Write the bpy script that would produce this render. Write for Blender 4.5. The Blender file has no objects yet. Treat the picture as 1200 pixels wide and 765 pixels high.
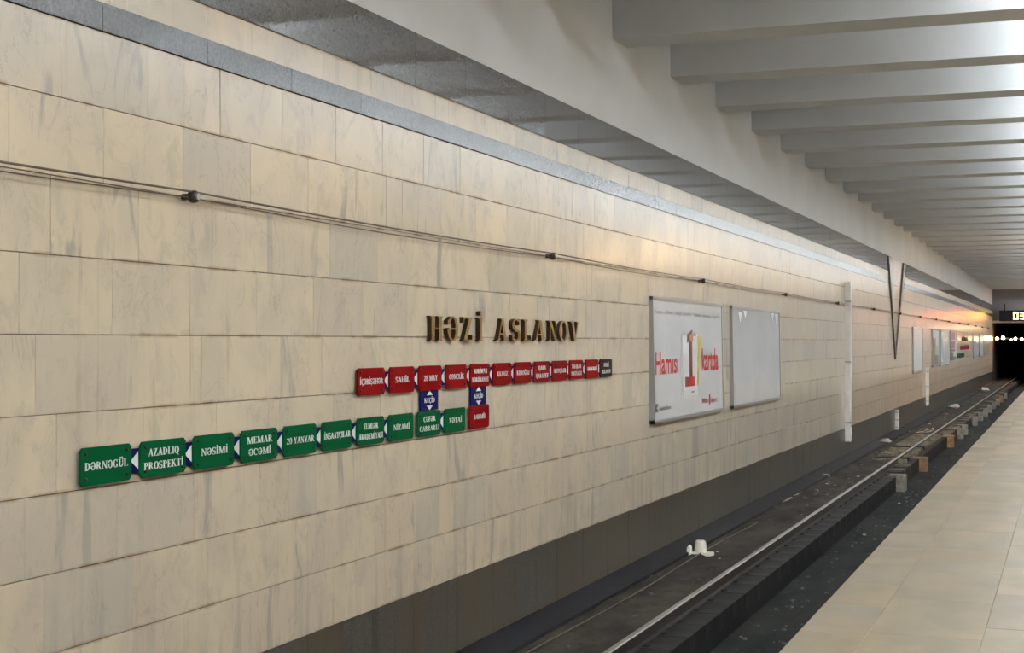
import bpy, math, random
from mathutils import Vector, Matrix
random.seed(11)
SC = bpy.context.scene
COL = SC.collection

# ------------------------------------------------------------------ camera, light, exposure
F = 1750.0
TH = math.atan(654.0 / F)
COS, TAN = math.cos(TH), math.tan(TH)
CAMZ = 1.6
D = 5.1                                   # wall lies 5.1 m left of the lens
cam = bpy.data.cameras.new('camera')
cam.sensor_width = 36.0
cam.lens = F / 1200 * 36
cam.shift_y = 17.5 / 1200
cam.clip_end = 400
cam_o = bpy.data.objects.new('camera', cam)
cam_o.location = (0, 0, CAMZ)
cam_o.rotation_euler = (math.pi / 2, 0, TH)
COL.objects.link(cam_o)
SC.camera = cam_o
SC.view_settings.view_transform = 'Standard'
SC.view_settings.look = 'None'
SC.view_settings.gamma = 1
SC.view_settings.exposure = 1.12
w = bpy.data.worlds.new('station_air')
SC.world = w
w.use_nodes = True
w.node_tree.nodes['Background'].inputs[0].default_value = (0.9, 0.92, 1, 1)
w.node_tree.nodes['Background'].inputs[1].default_value = 0.05

BEAM0, BEAMP, BEAMW = 17.06, 2.755, 0.62   # ceiling beams along the platform
END = 110.0

def area(name, loc, sx, sy, watt, color, rot=(0, 0, 0), spread=math.pi):
    l = bpy.data.lights.new(name, 'AREA')
    l.shape = 'RECTANGLE'; l.size = sx; l.size_y = sy
    l.energy = watt; l.color = color; l.spread = spread
    o = bpy.data.objects.new(name, l)
    o.location = loc; o.rotation_euler = rot
    COL.objects.link(o)
    return o
# warm lamps of the hall, hung low between the platform and its far side
for y, e in ((1, 60), (9, 60), (17, 45), (27, 30), (39, 30), (53, 150), (64, 60), (80, 50), (97, 50)):
    area('hall_lamp', (5.2, y, 4.85), 0.9, 0.5, e, (1.0, 0.66, 0.34) if y > 20 else (1.0, 0.80, 0.56), (0, math.radians(35), 0))

# ------------------------------------------------------------------ pixel helpers (1200 x 765 frame)
def S(x, d=D):
    return F * d / (COS * COS * (1254.0 - x)) - d * TAN
def Hh(x, y, d=D):
    return CAMZ + (400.0 - y) / (1254.0 - x) * d / COS

# ------------------------------------------------------------------ mesh helpers
class MB:
    def __init__(s): s.v = []; s.f = []; s.m = []
    def add(s, vs, fs, mi=0):
        b = len(s.v); s.v += [tuple(p) for p in vs]
        for f in fs: s.f.append([b + i for i in f]); s.m.append(mi)
    def box(s, x0, x1, y0, y1, z0, z1, mi=0):
        s.add([(x0,y0,z0),(x1,y0,z0),(x1,y1,z0),(x0,y1,z0),(x0,y0,z1),(x1,y0,z1),(x1,y1,z1),(x0,y1,z1)],
              [(3,2,1,0),(4,5,6,7),(0,1,5,4),(1,2,6,5),(2,3,7,6),(3,0,4,7)], mi)
    def prism(s, pts, a, b, axis='x', mi=0):
        """pts 2-D loop (ccw seen from +axis); extruded from a to b along axis"""
        n = len(pts)
        def P(p, t):
            return (t, p[0], p[1]) if axis == 'x' else ((p[0], t, p[1]) if axis == 'y' else (p[0], p[1], t))
        vs = [P(p, a) for p in pts] + [P(p, b) for p in pts]
        fs = [tuple(range(n, 2 * n)), tuple(reversed(range(n)))]
        for i in range(n):
            j = (i + 1) % n
            fs.append((i, j, n + j, n + i))
        s.add(vs, fs, mi)
    def tube(s, pts, r, n=8, mi=0):
        pts = [Vector(p) for p in pts]
        b = len(s.v)
        for i, p in enumerate(pts):
            t = (pts[min(i + 1, len(pts) - 1)] - pts[max(i - 1, 0)]).normalized()
            u = t.orthogonal().normalized() if abs(t.z) > .9 else t.cross(Vector((0, 0, 1))).normalized()
            v = t.cross(u)
            for q in range(n):
                a = 2 * math.pi * q / n
                s.v.append(tuple(p + u * (r * math.cos(a)) + v * (r * math.sin(a))))
        for i in range(len(pts) - 1):
            for q in range(n):
                q2 = (q + 1) % n
                s.f.append([b + i*n + q, b + i*n + q2, b + (i+1)*n + q2, b + (i+1)*n + q]); s.m.append(mi)
        s.f.append([b + q for q in reversed(range(n))]); s.m.append(mi)
        s.f.append([b + (len(pts)-1)*n + q for q in range(n)]); s.m.append(mi)
    def lathe(s, prof, c, n=16, axis='z', mi=0):
        b = len(s.v); cx, cy, cz = c
        for (r, h) in prof:
            for q in range(n):
                a = 2 * math.pi * q / n
                if axis == 'z': s.v.append((cx + r*math.cos(a), cy + r*math.sin(a), cz + h))
                elif axis == 'x': s.v.append((cx + h, cy + r*math.cos(a), cz + r*math.sin(a)))
                else: s.v.append((cx + r*math.sin(a), cy + h, cz + r*math.cos(a)))
        for i in range(len(prof) - 1):
            for q in range(n):
                q2 = (q + 1) % n
                s.f.append([b + i*n+q, b + i*n+q2, b + (i+1)*n+q2, b + (i+1)*n+q]); s.m.append(mi)
        s.f.append([b + q for q in reversed(range(n))]); s.m.append(mi)
        s.f.append([b + (len(prof)-1)*n + q for q in range(n)]); s.m.append(mi)
    def tile(s, y0, y1, z0, z1, t=0.02, bev=0.004, dx=0.0, ty=0.0, tz=0.0):
        """wall slab facing +x with its back at x=0, chamfered face, slight tilt"""
        def px(y, z): return t + dx + ty * (y - (y0+y1)/2) + tz * (z - (z0+z1)/2)
        o = [(y0,z0),(y1,z0),(y1,z1),(y0,z1)]
        i = [(y0+bev,z0+bev),(y1-bev,z0+bev),(y1-bev,z1-bev),(y0+bev,z1-bev)]
        vs = [(0,y,z) for y,z in o] + [(px(y,z)-bev,y,z) for y,z in o] + [(px(y,z),y,z) for y,z in i]
        fs = [(8,9,10,11)]
        for a in range(4):
            c = (a+1) % 4
            fs += [(a,c,4+c,4+a), (4+a,4+c,8+c,8+a)]
        s.add(vs, fs)
    def mesh(s, name, mats, smooth=False):
        me = bpy.data.meshes.new(name)
        me.from_pydata(s.v, [], s.f)
        for m in (mats if isinstance(mats, (list, tuple)) else [mats]): me.materials.append(m)
        me.polygons.foreach_set('material_index', s.m)
        if smooth: me.polygons.foreach_set('use_smooth', [True] * len(s.f))
        me.update()
        return me
    def obj(s, name, mats, parent=None, loc=(0,0,0), smooth=False):
        return link(name, s.mesh(name, mats, smooth), parent, loc)
def link(name, me, parent=None, loc=(0,0,0)):
    o = bpy.data.objects.new(name, me)
    o.location = loc
    if parent: o.parent = parent
    COL.objects.link(o)
    return o
def tag(o, label, cat, group=None):
    o['label'] = label; o['category'] = cat
    if group: o['group'] = group
    return o
def struct(o): o['kind'] = 'structure'; return o
def stuff(o): o['kind'] = 'stuff'; return o
def empty(name, loc):
    o = bpy.data.objects.new(name, None); o.location = loc; COL.objects.link(o); return o

# ------------------------------------------------------------------ materials
def newmat(name):
    m = bpy.data.materials.new(name); m.use_nodes = True
    nt = m.node_tree
    return m, nt, nt.nodes['Principled BSDF']
def plain(name, c, rough=0.5, metal=0.0, noise=0.0, scale=8.0, emit=0.0, bump=0.0, spec=None):
    m, nt, b = newmat(name)
    b.inputs['Base Color'].default_value = (*c, 1)
    b.inputs['Roughness'].default_value = rough
    b.inputs['Metallic'].default_value = metal
    if spec is not None: b.inputs['Specular IOR Level'].default_value = spec
    if emit:
        b.inputs['Emission Color'].default_value = (*c, 1); b.inputs['Emission Strength'].default_value = emit
    if noise or bump:
        g = nt.nodes.new('ShaderNodeNewGeometry')
        n = nt.nodes.new('ShaderNodeTexNoise'); n.inputs['Scale'].default_value = scale; n.inputs['Detail'].default_value = 5
        nt.links.new(g.outputs['Position'], n.inputs['Vector'])
        if noise:
            mx = nt.nodes.new('ShaderNodeMix'); mx.data_type = 'RGBA'
            mx.inputs[6].default_value = (*[v*(1-noise) for v in c], 1); mx.inputs[7].default_value = (*[min(1, v*(1+noise)) for v in c], 1)
            r = nt.nodes.new('ShaderNodeMapRange'); r.inputs[1].default_value = .3; r.inputs[2].default_value = .7
            nt.links.new(n.outputs['Fac'], r.inputs[0]); nt.links.new(r.outputs[0], mx.inputs[0])
            nt.links.new(mx.outputs[2], b.inputs['Base Color'])
        if bump:
            bp = nt.nodes.new('ShaderNodeBump'); bp.inputs['Strength'].default_value = bump; bp.inputs['Distance'].default_value = .02
            nt.links.new(n.outputs['Fac'], bp.inputs['Height']); nt.links.new(bp.outputs[0], b.inputs['Normal'])
    return m
class G:
    """small node-graph helper"""
    def __init__(s, nt): s.nt = nt
    def n(s, t, **kw):
        x = s.nt.nodes.new(t)
        for a, v in kw.items(): setattr(x, a, v)
        return x
    def put(s, sock, v):
        if hasattr(v, 'is_output') or isinstance(v, bpy.types.NodeSocket): s.nt.links.new(v, sock)
        else: sock.default_value = v
    def math(s, op, a, b=0.0, c=None, clamp=False):
        x = s.n('ShaderNodeMath', operation=op); x.use_clamp = clamp
        s.put(x.inputs[0], a); s.put(x.inputs[1], b)
        if c is not None: s.put(x.inputs[2], c)
        return x.outputs[0]
    def step(s, v, a, b, lo=0.0, hi=1.0):
        x = s.n('ShaderNodeMapRange'); x.interpolation_type = 'SMOOTHSTEP'
        s.put(x.inputs[0], v)
        for i, q in enumerate((a, b, lo, hi)): x.inputs[i+1].default_value = q
        return x.outputs[0]
    def mix(s, f, a, b, blend='MIX'):
        x = s.n('ShaderNodeMix', data_type='RGBA', blend_type=blend)
        s.put(x.inputs[0], f)
        for i, q in ((6, a), (7, b)):
            if isinstance(q, tuple): x.inputs[i].default_value = (*q, 1)
            else: s.nt.links.new(q, x.inputs[i])
        return x.outputs[2]
    def noise(s, vec, scale, detail=4, rough=.5, dist=0.0):
        x = s.n('ShaderNodeTexNoise'); s.nt.links.new(vec, x.inputs['Vector'])
        x.inputs['Scale'].default_value = scale; x.inputs['Detail'].default_value = detail
        x.inputs['Roughness'].default_value = rough; x.inputs['Distortion'].default_value = dist
        return x.outputs['Fac']
    def piece_random(s):
        """one number per slab, whether it is an object or an island of a joined mesh"""
        o = s.n('ShaderNodeObjectInfo').outputs['Random']
        i = s.n('ShaderNodeNewGeometry').outputs['Random Per Island']
        return s.math('FRACT', s.math('ADD', s.math('MULTIPLY', o, 17.31), s.math('MULTIPLY', i, 7.77)))
    def scaled(s, vec, sc, off=None):
        x = s.n('ShaderNodeVectorMath', operation='MULTIPLY'); s.nt.links.new(vec, x.inputs[0]); x.inputs[1].default_value = sc
        if off is None: return x.outputs[0]
        c = s.n('ShaderNodeCombineXYZ')
        for q in range(3): s.nt.links.new(off, c.inputs[q])
        y = s.n('ShaderNodeVectorMath', operation='ADD'); s.nt.links.new(x.outputs[0], y.inputs[0]); s.nt.links.new(c.outputs[0], y.inputs[1])
        return y.outputs[0]

ROWH = 0.4266
WTOP = CAMZ + 1.743            # top of the tiled field
WBOT = CAMZ - 2.097            # top of the granite skirting

def marble():
    m, nt, b = newmat('cream_marble'); g = G(nt)
    pos = g.n('ShaderNodeNewGeometry').outputs['Position']
    r = g.piece_random()
    off = g.math('MULTIPLY', r, 53.0)
    big = g.noise(g.scaled(pos, (1.5, 1.5, 1.1), off), 1.0, 4, .55, .6)
    ver = g.noise(g.scaled(pos, (2.7, 2.7, 0.55), off), 1.0, 5, .55, 1.1)        # upright clouding of the stone
    vein = g.noise(g.scaled(pos, (1.9, 1.9, 0.9), off), 1.5, 5, .6, 1.6)
    fine = g.noise(g.scaled(pos, (1, 1, 1), off), 17.0, 5, .7)
    blot = g.noise(g.scaled(pos, (5.0, 5.0, 4.0), off), 1.0, 5, .65, .8)
    base = g.mix(g.step(big, .36, .62), (0.630, 0.530, 0.385), (0.55, 0.468, 0.365))
    base = g.mix(g.math('MULTIPLY', g.step(blot, .50, .68), .52), base, (0.445, 0.39, 0.315))
    tone = g.math('FRACT', g.math('MULTIPLY', r, 13.7))
    base = g.mix(g.math('MULTIPLY', g.step(tone, .45, 1.0), .55), base, (0.455, 0.415, 0.35))  # greyer slabs
    base = g.mix(g.math('MULTIPLY', g.step(g.math('FRACT', g.math('MULTIPLY', r, 5.3)), .72, 1.0), .35), base, (0.62, 0.49, 0.36))
    base = g.mix(g.math('MULTIPLY', g.math('MULTIPLY', g.step(ver, .585, .67), g.step(g.math('FRACT', g.math('MULTIPLY', r, 3.9)), .2, .7)), .75), base, (0.33, 0.305, 0.275))    # grey streaks
    line = g.math('SUBTRACT', 1.0, g.step(g.math('ABSOLUTE', g.math('SUBTRACT', vein, .5)), 0.0, .018))
    base = g.mix(g.math('MULTIPLY', g.math('MULTIPLY', line, g.step(big, .42, .6)), .35), base, (0.33, 0.28, 0.215))
    base = g.mix(g.math('MULTIPLY', g.step(fine, .62, .74), .30), base, (0.36, 0.30, 0.22))     # specks
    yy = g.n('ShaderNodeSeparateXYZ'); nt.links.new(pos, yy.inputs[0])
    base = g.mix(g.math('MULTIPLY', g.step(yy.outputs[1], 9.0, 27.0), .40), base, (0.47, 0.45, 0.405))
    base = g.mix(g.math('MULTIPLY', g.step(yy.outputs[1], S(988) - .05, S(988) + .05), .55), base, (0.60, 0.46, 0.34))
    # rust-brown seepage along the courses and in drips below
    sep = g.n('ShaderNodeSeparateXYZ'); nt.links.new(pos, sep.inputs[0])
    zz = g.math('FRACT', g.math('DIVIDE', g.math('SUBTRACT', WTOP, sep.outputs[2]), ROWH))
    edge = g.math('SUBTRACT', 1.0, g.step(g.math('MINIMUM', zz, g.math('SUBTRACT', 1.0, zz)), 0.0, .055))
    st = g.noise(g.scaled(pos, (3.2, 3.2, 1.2)), 1.0, 4, .6)
    base = g.mix(g.math('MULTIPLY', g.math('MULTIPLY', edge, g.step(st, .46, .62)), .62), base, (0.28, 0.18, 0.085))
    drip = g.noise(g.scaled(pos, (11.0, 11.0, 0.5)), 1.0, 3, .5)
    area_ = g.noise(g.scaled(pos, (.35, .35, .6)), 1.0, 2)
    base = g.mix(g.math('MULTIPLY', g.math('MULTIPLY', g.step(drip, .58, .70), g.step(area_, .5, .62)), .36), base, (0.36, 0.26, 0.16))
    low = g.math('MULTIPLY', g.step(sep.outputs[2], -.6, .9, 1.0, 0.0), g.step(g.noise(g.scaled(pos, (7, 7, .45)), 1.0, 3, .55), .5, .66))
    base = g.mix(g.math('MULTIPLY', low, .28), base, (0.27, 0.245, 0.215))
    nt.links.new(base, b.inputs['Base Color'])
    nt.links.new(g.step(big, .3, .7, .19, .25), b.inputs['Roughness'])
    b.inputs['Specular IOR Level'].default_value = .42
    bp = g.n('ShaderNodeBump'); bp.inputs['Strength'].default_value = .10; bp.inputs['Distance'].default_value = .01
    nt.links.new(g.noise(pos, 2.6, 3), bp.inputs['Height']); nt.links.new(bp.outputs[0], b.inputs['Normal'])
    return m
def granite(name, c0, c1, rough, streak=0.0, spec=.5, warm=(.09,.07,.045)):
    m, nt, b = newmat(name); g = G(nt)
    pos = g.n('ShaderNodeNewGeometry').outputs['Position']
    r = g.piece_random(); off = g.math('MULTIPLY', r, 41.0)
    sp = g.noise(pos, 55.0, 3, .75)
    base = g.mix(g.step(sp, .38, .64), c0, c1)
    base = g.mix(g.math('MULTIPLY', g.step(g.noise(pos, 34.0, 2, .6), .62, .72), .55), base, tuple(v * .25 for v in c0))
    base = g.mix(g.math('MULTIPLY', g.step(r, .3, 1.0), .35), base, tuple(v * .62 for v in c1))
    if streak:
        yw = g.n('ShaderNodeSeparateXYZ'); nt.links.new(pos, yw.inputs[0])
        st = g.noise(g.scaled(pos, (6.0, 6.0, .35), off), 1.0, 4, .6)
        base = g.mix(g.math('MULTIPLY', g.step(st, .5, .68), streak), base, tuple(v * .35 for v in c0))
        base = g.mix(g.math('MULTIPLY', g.step(g.noise(g.scaled(pos, (2.5, 2.5, .5)), 1.0, 4), .32, .6), g.step(yw.outputs[1], 11.0, 27.0, .85, .25)), base, warm)
    nt.links.new(base, b.inputs['Base Color'])
    b.inputs['Roughness'].default_value = rough
    b.inputs['Specular IOR Level'].default_value = spec
    if spec > .8: b.inputs['IOR'].default_value = 2.5; b.inputs['Specular IOR Level'].default_value = .5
    return m
def dirt(name, c0, c1, scale=3.0, bump=.6, rough=.85, light=None):
    m, nt, b = newmat(name); g = G(nt)
    pos = g.n('ShaderNodeNewGeometry').outputs['Position']
    a = g.noise(g.scaled(pos, (1.0, .45, 1.0)), scale, 6, .65)
    f = g.noise(pos, 26.0, 5, .7)
    base = g.mix(g.step(a, .35, .68), c0, c1)
    base = g.mix(g.math('MULTIPLY', g.step(f, .56, .72), .6), base, tuple(v * .3 for v in c0))
    if light: base = g.mix(g.math('MULTIPLY', g.step(g.noise(pos, 5.0, 5, .7), .62, .74), .7), base, light)
    nt.links.new(base, b.inputs['Base Color'])
    b.inputs['Roughness'].default_value = rough
    b.inputs['Specular IOR Level'].default_value = .25
    bp = g.n('ShaderNodeBump'); bp.inputs['Strength'].default_value = bump; bp.inputs['Distance'].default_value = .03
    nt.links.new(f, bp.inputs['Height']); nt.links.new(bp.outputs[0], b.inputs['Normal'])
    return m
def platform_stone():
    m, nt, b = newmat('platform_stone'); g = G(nt)
    pos = g.n('ShaderNodeNewGeometry').outputs['Position']
    r = g.piece_random(); off = g.math('MULTIPLY', r, 31.0)
    a = g.noise(g.scaled(pos, (1.5, .8, 1), off), 1.2, 4)
    base = g.mix(g.step(a, .35, .65), (0.315, 0.248, 0.155), (0.265, 0.226, 0.158))
    base = g.mix(g.math('MULTIPLY', g.step(r, .4, 1.0), .5), base, (0.25, 0.225, 0.178))
    base = g.mix(g.math('MULTIPLY', g.step(g.noise(pos, 30, 4, .7), .6, .75), .25), base, (0.22, 0.18, 0.13))
    nt.links.new(base, b.inputs['Base Color'])
    nt.links.new(g.step(a, .3, .7, .28, .42), b.inputs['Roughness'])
    return m
def newtube():
    m, nt, b = newmat('tube_light')
    b.inputs['Base Color'].default_value = (.9, .9, .9, 1)
    b.inputs['Emission Color'].default_value = (0.90, 0.96, 1.0, 1)
    b.inputs['Emission Strength'].default_value = TUBE_POWER
    return m
M = {}
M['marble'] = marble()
M['grout'] = plain('grout', (0.24, 0.18, 0.115), .9)
M['polished'] = granite('polished_granite', (0.095, 0.095, 0.095), (0.145, 0.145, 0.145), .05, 0, .9)
M['granite'] = granite('band_granite', (0.060, 0.060, 0.058), (0.115, 0.115, 0.110), .20, 0, .3)
M['skirt'] = granite('skirting_granite', (0.062, 0.058, 0.049), (0.120, 0.112, 0.096), .28, .55, .35)
M['plaster'] = plain('white_plaster', (0.57, 0.575, 0.575), .75, noise=.05, scale=.7)
M['beam'] = plain('beam_paint', (0.60, 0.615, 0.63), .7, noise=.04, scale=1.2)
M['stone'] = platform_stone()
M['bed'] = dirt('track_bed_dirt', (0.017, 0.0145, 0.0115), (0.062, 0.052, 0.040), 2.2, .7, .85)
M['trough'] = dirt('trough_dirt', (0.006, 0.007, 0.007), (0.028, 0.028, 0.024), 1.6, .9, .9, (0.10, 0.095, 0.08))
M['gutter'] = dirt('gutter_tar', (0.003, 0.0033, 0.007), (0.010, 0.011, 0.019), 4.0, .6, .55)
M['plinth'] = dirt('oily_concrete', (0.004, 0.004, 0.0055), (0.010, 0.010, 0.011), 3.0, .5, .6)
M['tie'] = dirt('oily_timber', (0.0045, 0.005, 0.006), (0.012, 0.012, 0.012), 5.0, .5, .55)
M['tie_pale'] = dirt('dusty_timber', (0.10, 0.080, 0.055), (0.24, 0.20, 0.145), 5.0, .5, .8)
M['block_pale'] = plain('pale_concrete', (0.20, 0.18, 0.15), .8, noise=.35, scale=9)
M['block_wood'] = plain('raw_timber', (0.24, 0.13, 0.052), .7, noise=.3, scale=9)
M['steel'] = plain('rail_steel', (0.30, 0.28, 0.255), .42, .8, noise=.15, scale=6)
M['rust'] = plain('rail_rust', (0.016, 0.011, 0.008), .7, .2, noise=.3, scale=10)
M['green'] = plain('green_enamel', (0.0015, 0.088, 0.028), .5, spec=.03)
M['red'] = plain('red_enamel', (0.215, 0.002, 0.003), .5, spec=.03)
M['blue'] = plain('blue_enamel', (0.008, 0.008, 0.085), .5, spec=.03)
M['black'] = plain('black_enamel', (0.022, 0.010, 0.012), .5, spec=.06)
M['white'] = plain('white_lettering', (0.72, 0.74, 0.72), .5)
M['screw'] = plain('dark_screw', (0.012, 0.016, 0.012), .4, .5)
M['bronze'] = plain('bronze', (0.24, 0.125, 0.016), .38, .35, noise=.35, scale=30)
M['bronze_dark'] = plain('bronze_sides', (0.045, 0.024, 0.010), .5, .6)  # darker tone for the side faces of the name letters
M['frame'] = plain('aluminium_frame', (0.36, 0.36, 0.35), .42, .6)
M['poster'] = plain('poster_paper', (0.58, 0.60, 0.62), .22, noise=.04, scale=1.1)
M['sheet'] = plain('blank_poster_film', (0.53, 0.55, 0.57), .16, noise=.05, scale=1.3, bump=.12)
M['p_red'] = plain('poster_red', (0.46, 0.012, 0.012), .4, spec=.2)
M['p_dred'] = plain('poster_dark_red', (0.17, 0.012, 0.01), .3)
M['p_skin'] = plain('poster_peach', (0.62, 0.33, 0.18), .3)
M['p_gray'] = plain('poster_grey', (0.10, 0.105, 0.12), .3)
M['p_shadow'] = plain('poster_card_grey', (0.40, 0.42, 0.44), .3)
M['p_yel'] = plain('poster_yellow', (0.55, 0.47, 0.06), .3)
M['p_card'] = plain('poster_card_white', (0.66, 0.67, 0.68), .3)
M['p_blk'] = plain('poster_black', (0.018, 0.014, 0.016), .3)
M['p_mar'] = plain('poster_maroon', (0.24, 0.03, 0.06), .3)
M['p_green'] = plain('poster_olive', (0.15, 0.18, 0.10), .3)
M['p_blue'] = plain('poster_pale_blue', (0.42, 0.50, 0.58), .3)
M['wire'] = plain('dark_cable', (0.11, 0.085, 0.06), .6)
M['clamp'] = plain('brown_clamp', (0.035, 0.022, 0.014), .45, .3)
M['duct'] = plain('white_duct', (0.62, 0.60, 0.55), .5, noise=.08, scale=4)
M['vstrip'] = plain('grey_zinc', (0.12, 0.115, 0.105), .35, .3, noise=.35, scale=7)
M['porcelain'] = plain('white_porcelain', (0.70, 0.66, 0.58), .4)
M['chip'] = plain('pale_rubble', (0.42, 0.40, 0.36), .8, noise=.3, scale=20)
M['stones'] = dirt('dark_rubble', (0.028, 0.028, 0.032), (0.14, 0.13, 0.13), 9.0, .5)
M['endwall'] = plain('end_wall_paint', (0.33, 0.33, 0.345), .7, noise=.05, scale=1)
M['dark'] = plain('near_black', (0.012, 0.010, 0.010), .9)  # even near-black for the tunnel walls and the lamp bar
M['case'] = plain('clock_case', (0.008, 0.010, 0.022), .35)
M['digit'] = plain('yellow_digits', (1.0, 0.84, 0.20), .5, emit=3.0)
M['digit_red'] = plain('red_digits', (1.0, 0.14, 0.05), .5, emit=8.0)
M['bulb'] = plain('warm_bulb', (1.0, 0.55, 0.25), .5, emit=28.0)
M['hall'] = plain('hall_wall', (0.50, 0.49, 0.47), .5)
M['spill'] = plain('plaster_spill', (0.33, 0.28, 0.21), .9, noise=.4, scale=9)

# ------------------------------------------------------------------ the setting: wall
PITCH = 0.803
ROW_S0 = [8.607, 8.178, 8.514, 8.257, 8.387, 8.564, 8.305, 8.457, 8.77]   # first joint of every course
DT = D * TAN
WX = -D - 0.02                 # backs of the tiles; faces at x = -5.1
mb = MB()
mb.box(-5.55, WX, -16, END, -1.9, WTOP)
wall_left = struct(mb.obj('wall_left', M['grout']))
fr = MB(); fr.box(-5.55, -D, -16, END, CAMZ + 2.56, 6.2)
frieze = fr.obj('plaster_frieze', M['plaster'], wall_left)

tile_meshes = {}
def tile_obj(parent, s0, s1, z0, z1, mat, name, proto_key):
    """one slab of its own; alike slabs share a mesh"""
    wdt, hgt = s1 - s0, z1 - z0
    key = (proto_key, round(wdt, 3), round(hgt, 3), random.randrange(5))
    if key not in tile_meshes:
        t = MB(); gp = 0.0022
        t.tile(-wdt/2+gp, wdt/2-gp, -hgt/2+gp, hgt/2-gp, .02, .002, random.uniform(-.0012, .0012),
               random.uniform(-.004, .004), random.uniform(-.004, .004))
        tile_meshes[key] = t.mesh(name, mat)
    return link(name, tile_meshes[key], parent, (WX, (s0+s1)/2 - DT, (z0+z1)/2))
def tile_into(t, s0, s1, z0, z1):
    gp = 0.0025
    b = len(t.v)
    t.tile(s0-DT+gp, s1-DT-gp, z0+gp, z1-gp, .02, .002, random.uniform(-.0012, .0012),
           random.uniform(-.004, .004), random.uniform(-.004, .004))
field = MB()
S_END = END + DT
SPLIT = {(0, 2), (1, 6), (6, 4), (7, 7), (8, 0), (3, 11), (5, 14), (2, 15), (7, 2)}     # slabs cut in two
for row in range(9):
    z1 = WTOP - row * ROWH; z0 = z1 - ROWH
    s = ROW_S0[row] - PITCH
    n = 0
    while s < 33.0:
        if s + PITCH > 8.05:
            if (row, n) in SPLIT:
                c = s + PITCH * random.choice((.48, .62))
                c = round(c, 2)
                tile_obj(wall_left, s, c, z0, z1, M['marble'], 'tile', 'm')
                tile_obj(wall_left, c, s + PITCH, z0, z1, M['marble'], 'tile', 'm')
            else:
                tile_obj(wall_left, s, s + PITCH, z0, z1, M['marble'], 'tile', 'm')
        s += PITCH; n += 1
    s_far = s
    while s < S_END:
        tile_into(field, s, min(s + PITCH, S_END), z0, z1); s += PITCH
    s = ROW_S0[row] - PITCH
    while s > -8:
        tile_into(field, s - PITCH, s, z0, z1); s -= PITCH
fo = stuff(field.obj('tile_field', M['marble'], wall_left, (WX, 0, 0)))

# polished granite bands with the narrow marble course between, skirting slabs
def band(name, h0, h1, s0, width, mat, x, smax, piece, cut=None, tilt=.0015):
    base = MB(); base.box(x - .4, x - .022, -16, END, h0 + .004, h1 - .004)
    root = struct(base.obj(name, M['grout']))
    rest = MB(); protos = []
    for q in range(4):
        t = MB(); g = .0015
        t.tile(-width/2+g, width/2-g, -(h1-h0)/2, (h1-h0)/2, .022, .0008, 0, random.uniform(-tilt, tilt), random.uniform(-tilt, tilt))
        protos.append(t.mesh(piece, mat))
    s = s0 - math.ceil((s0 + 8) / width) * width
    while s < S_END:
        a, b_ = s, min(s + width, S_END)
        if cut and b_ > cut[0] and a < cut[1]:
            for p, q in ((a, min(b_, cut[0])), (max(a, cut[1]), b_)):
                if q - p > .03:
                    rest.tile(p-DT, q-DT, h0, h1, .022, .002)
        elif b_ > 8.0 and a < smax and b_ - a > width * .9:
            link(piece, protos[random.randrange(4)], root, (x - .022, (a+b_)/2 - DT, (h0+h1)/2))
        else:
            rest.tile(a-DT+.0015, b_-DT-.0015, h0, h1, .022, .0008, 0, random.uniform(-tilt, tilt), random.uniform(-tilt, tilt))
        s += width
    stuff(rest.obj(piece + '_field', mat, root, (x - .022, 0, 0)))
    return root
VS0, VS1 = S(1040) + DT, S(1059.5) + DT        # the stretch where the V interrupts the bands
H1, H2, H3, H4 = CAMZ + 1.743, CAMZ + 1.901, CAMZ + 2.117, CAMZ + 2.56
band('trim_1', H1, H2, 8.95, 1.085, M['granite'], -D + .018, 33, 'granite_slab', (VS0, VS1))
band('trim_2', H3, H4, 8.85 + 2.19, 1.09, M['polished'], -D + .018, 33, 'granite_slab', (VS0, VS1))
band('trim_3', H2, H3, 10.01, PITCH, M['marble'], -D, 33, 'narrow_tile', None, .004)
band('baseboard_left', CAMZ - 2.743, WBOT, 12.3, .92, M['skirt'], -D, 33, 'granite_slab', None, .003)
# marble infill between the arms of the V
inf = MB()
for hh0, hh1 in ((H1, H2), (H3, H4)):
    n = 5; wd = (VS1 - VS0) / n
    for q in range(n): inf.tile(VS0 + q*wd - DT + .002, VS0 + (q+1)*wd - DT - .002, hh0, hh1, .02, .002)
stuff(inf.obj('infill_tiles', M['marble'], bpy.data.objects['trim_2'], (WX, 0, 0)))

# ------------------------------------------------------------------ ceiling
HB = CAMZ + 3.603                    # underside of the beams
mb = MB(); mb.box(-5.5, 9.2, -16, END, HB + .82, HB + 1.0)
ceiling = struct(mb.obj('ceiling', M['beam']))
bm_ = MB()
prof = [(0, 0), (BEAMW, 0), (BEAMW + .05, .85), (-.05, .85)]
bm_.prism([(p[0], p[1]) for p in prof], -5.1, 9.0, 'x')
bme = bm_.mesh('beam', M['beam'])
k = -12
while BEAM0 + k * BEAMP + BEAMW < END + .5:
    link('beam', bme, ceiling, (0, BEAM0 + k * BEAMP, HB))
    k += 1

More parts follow.
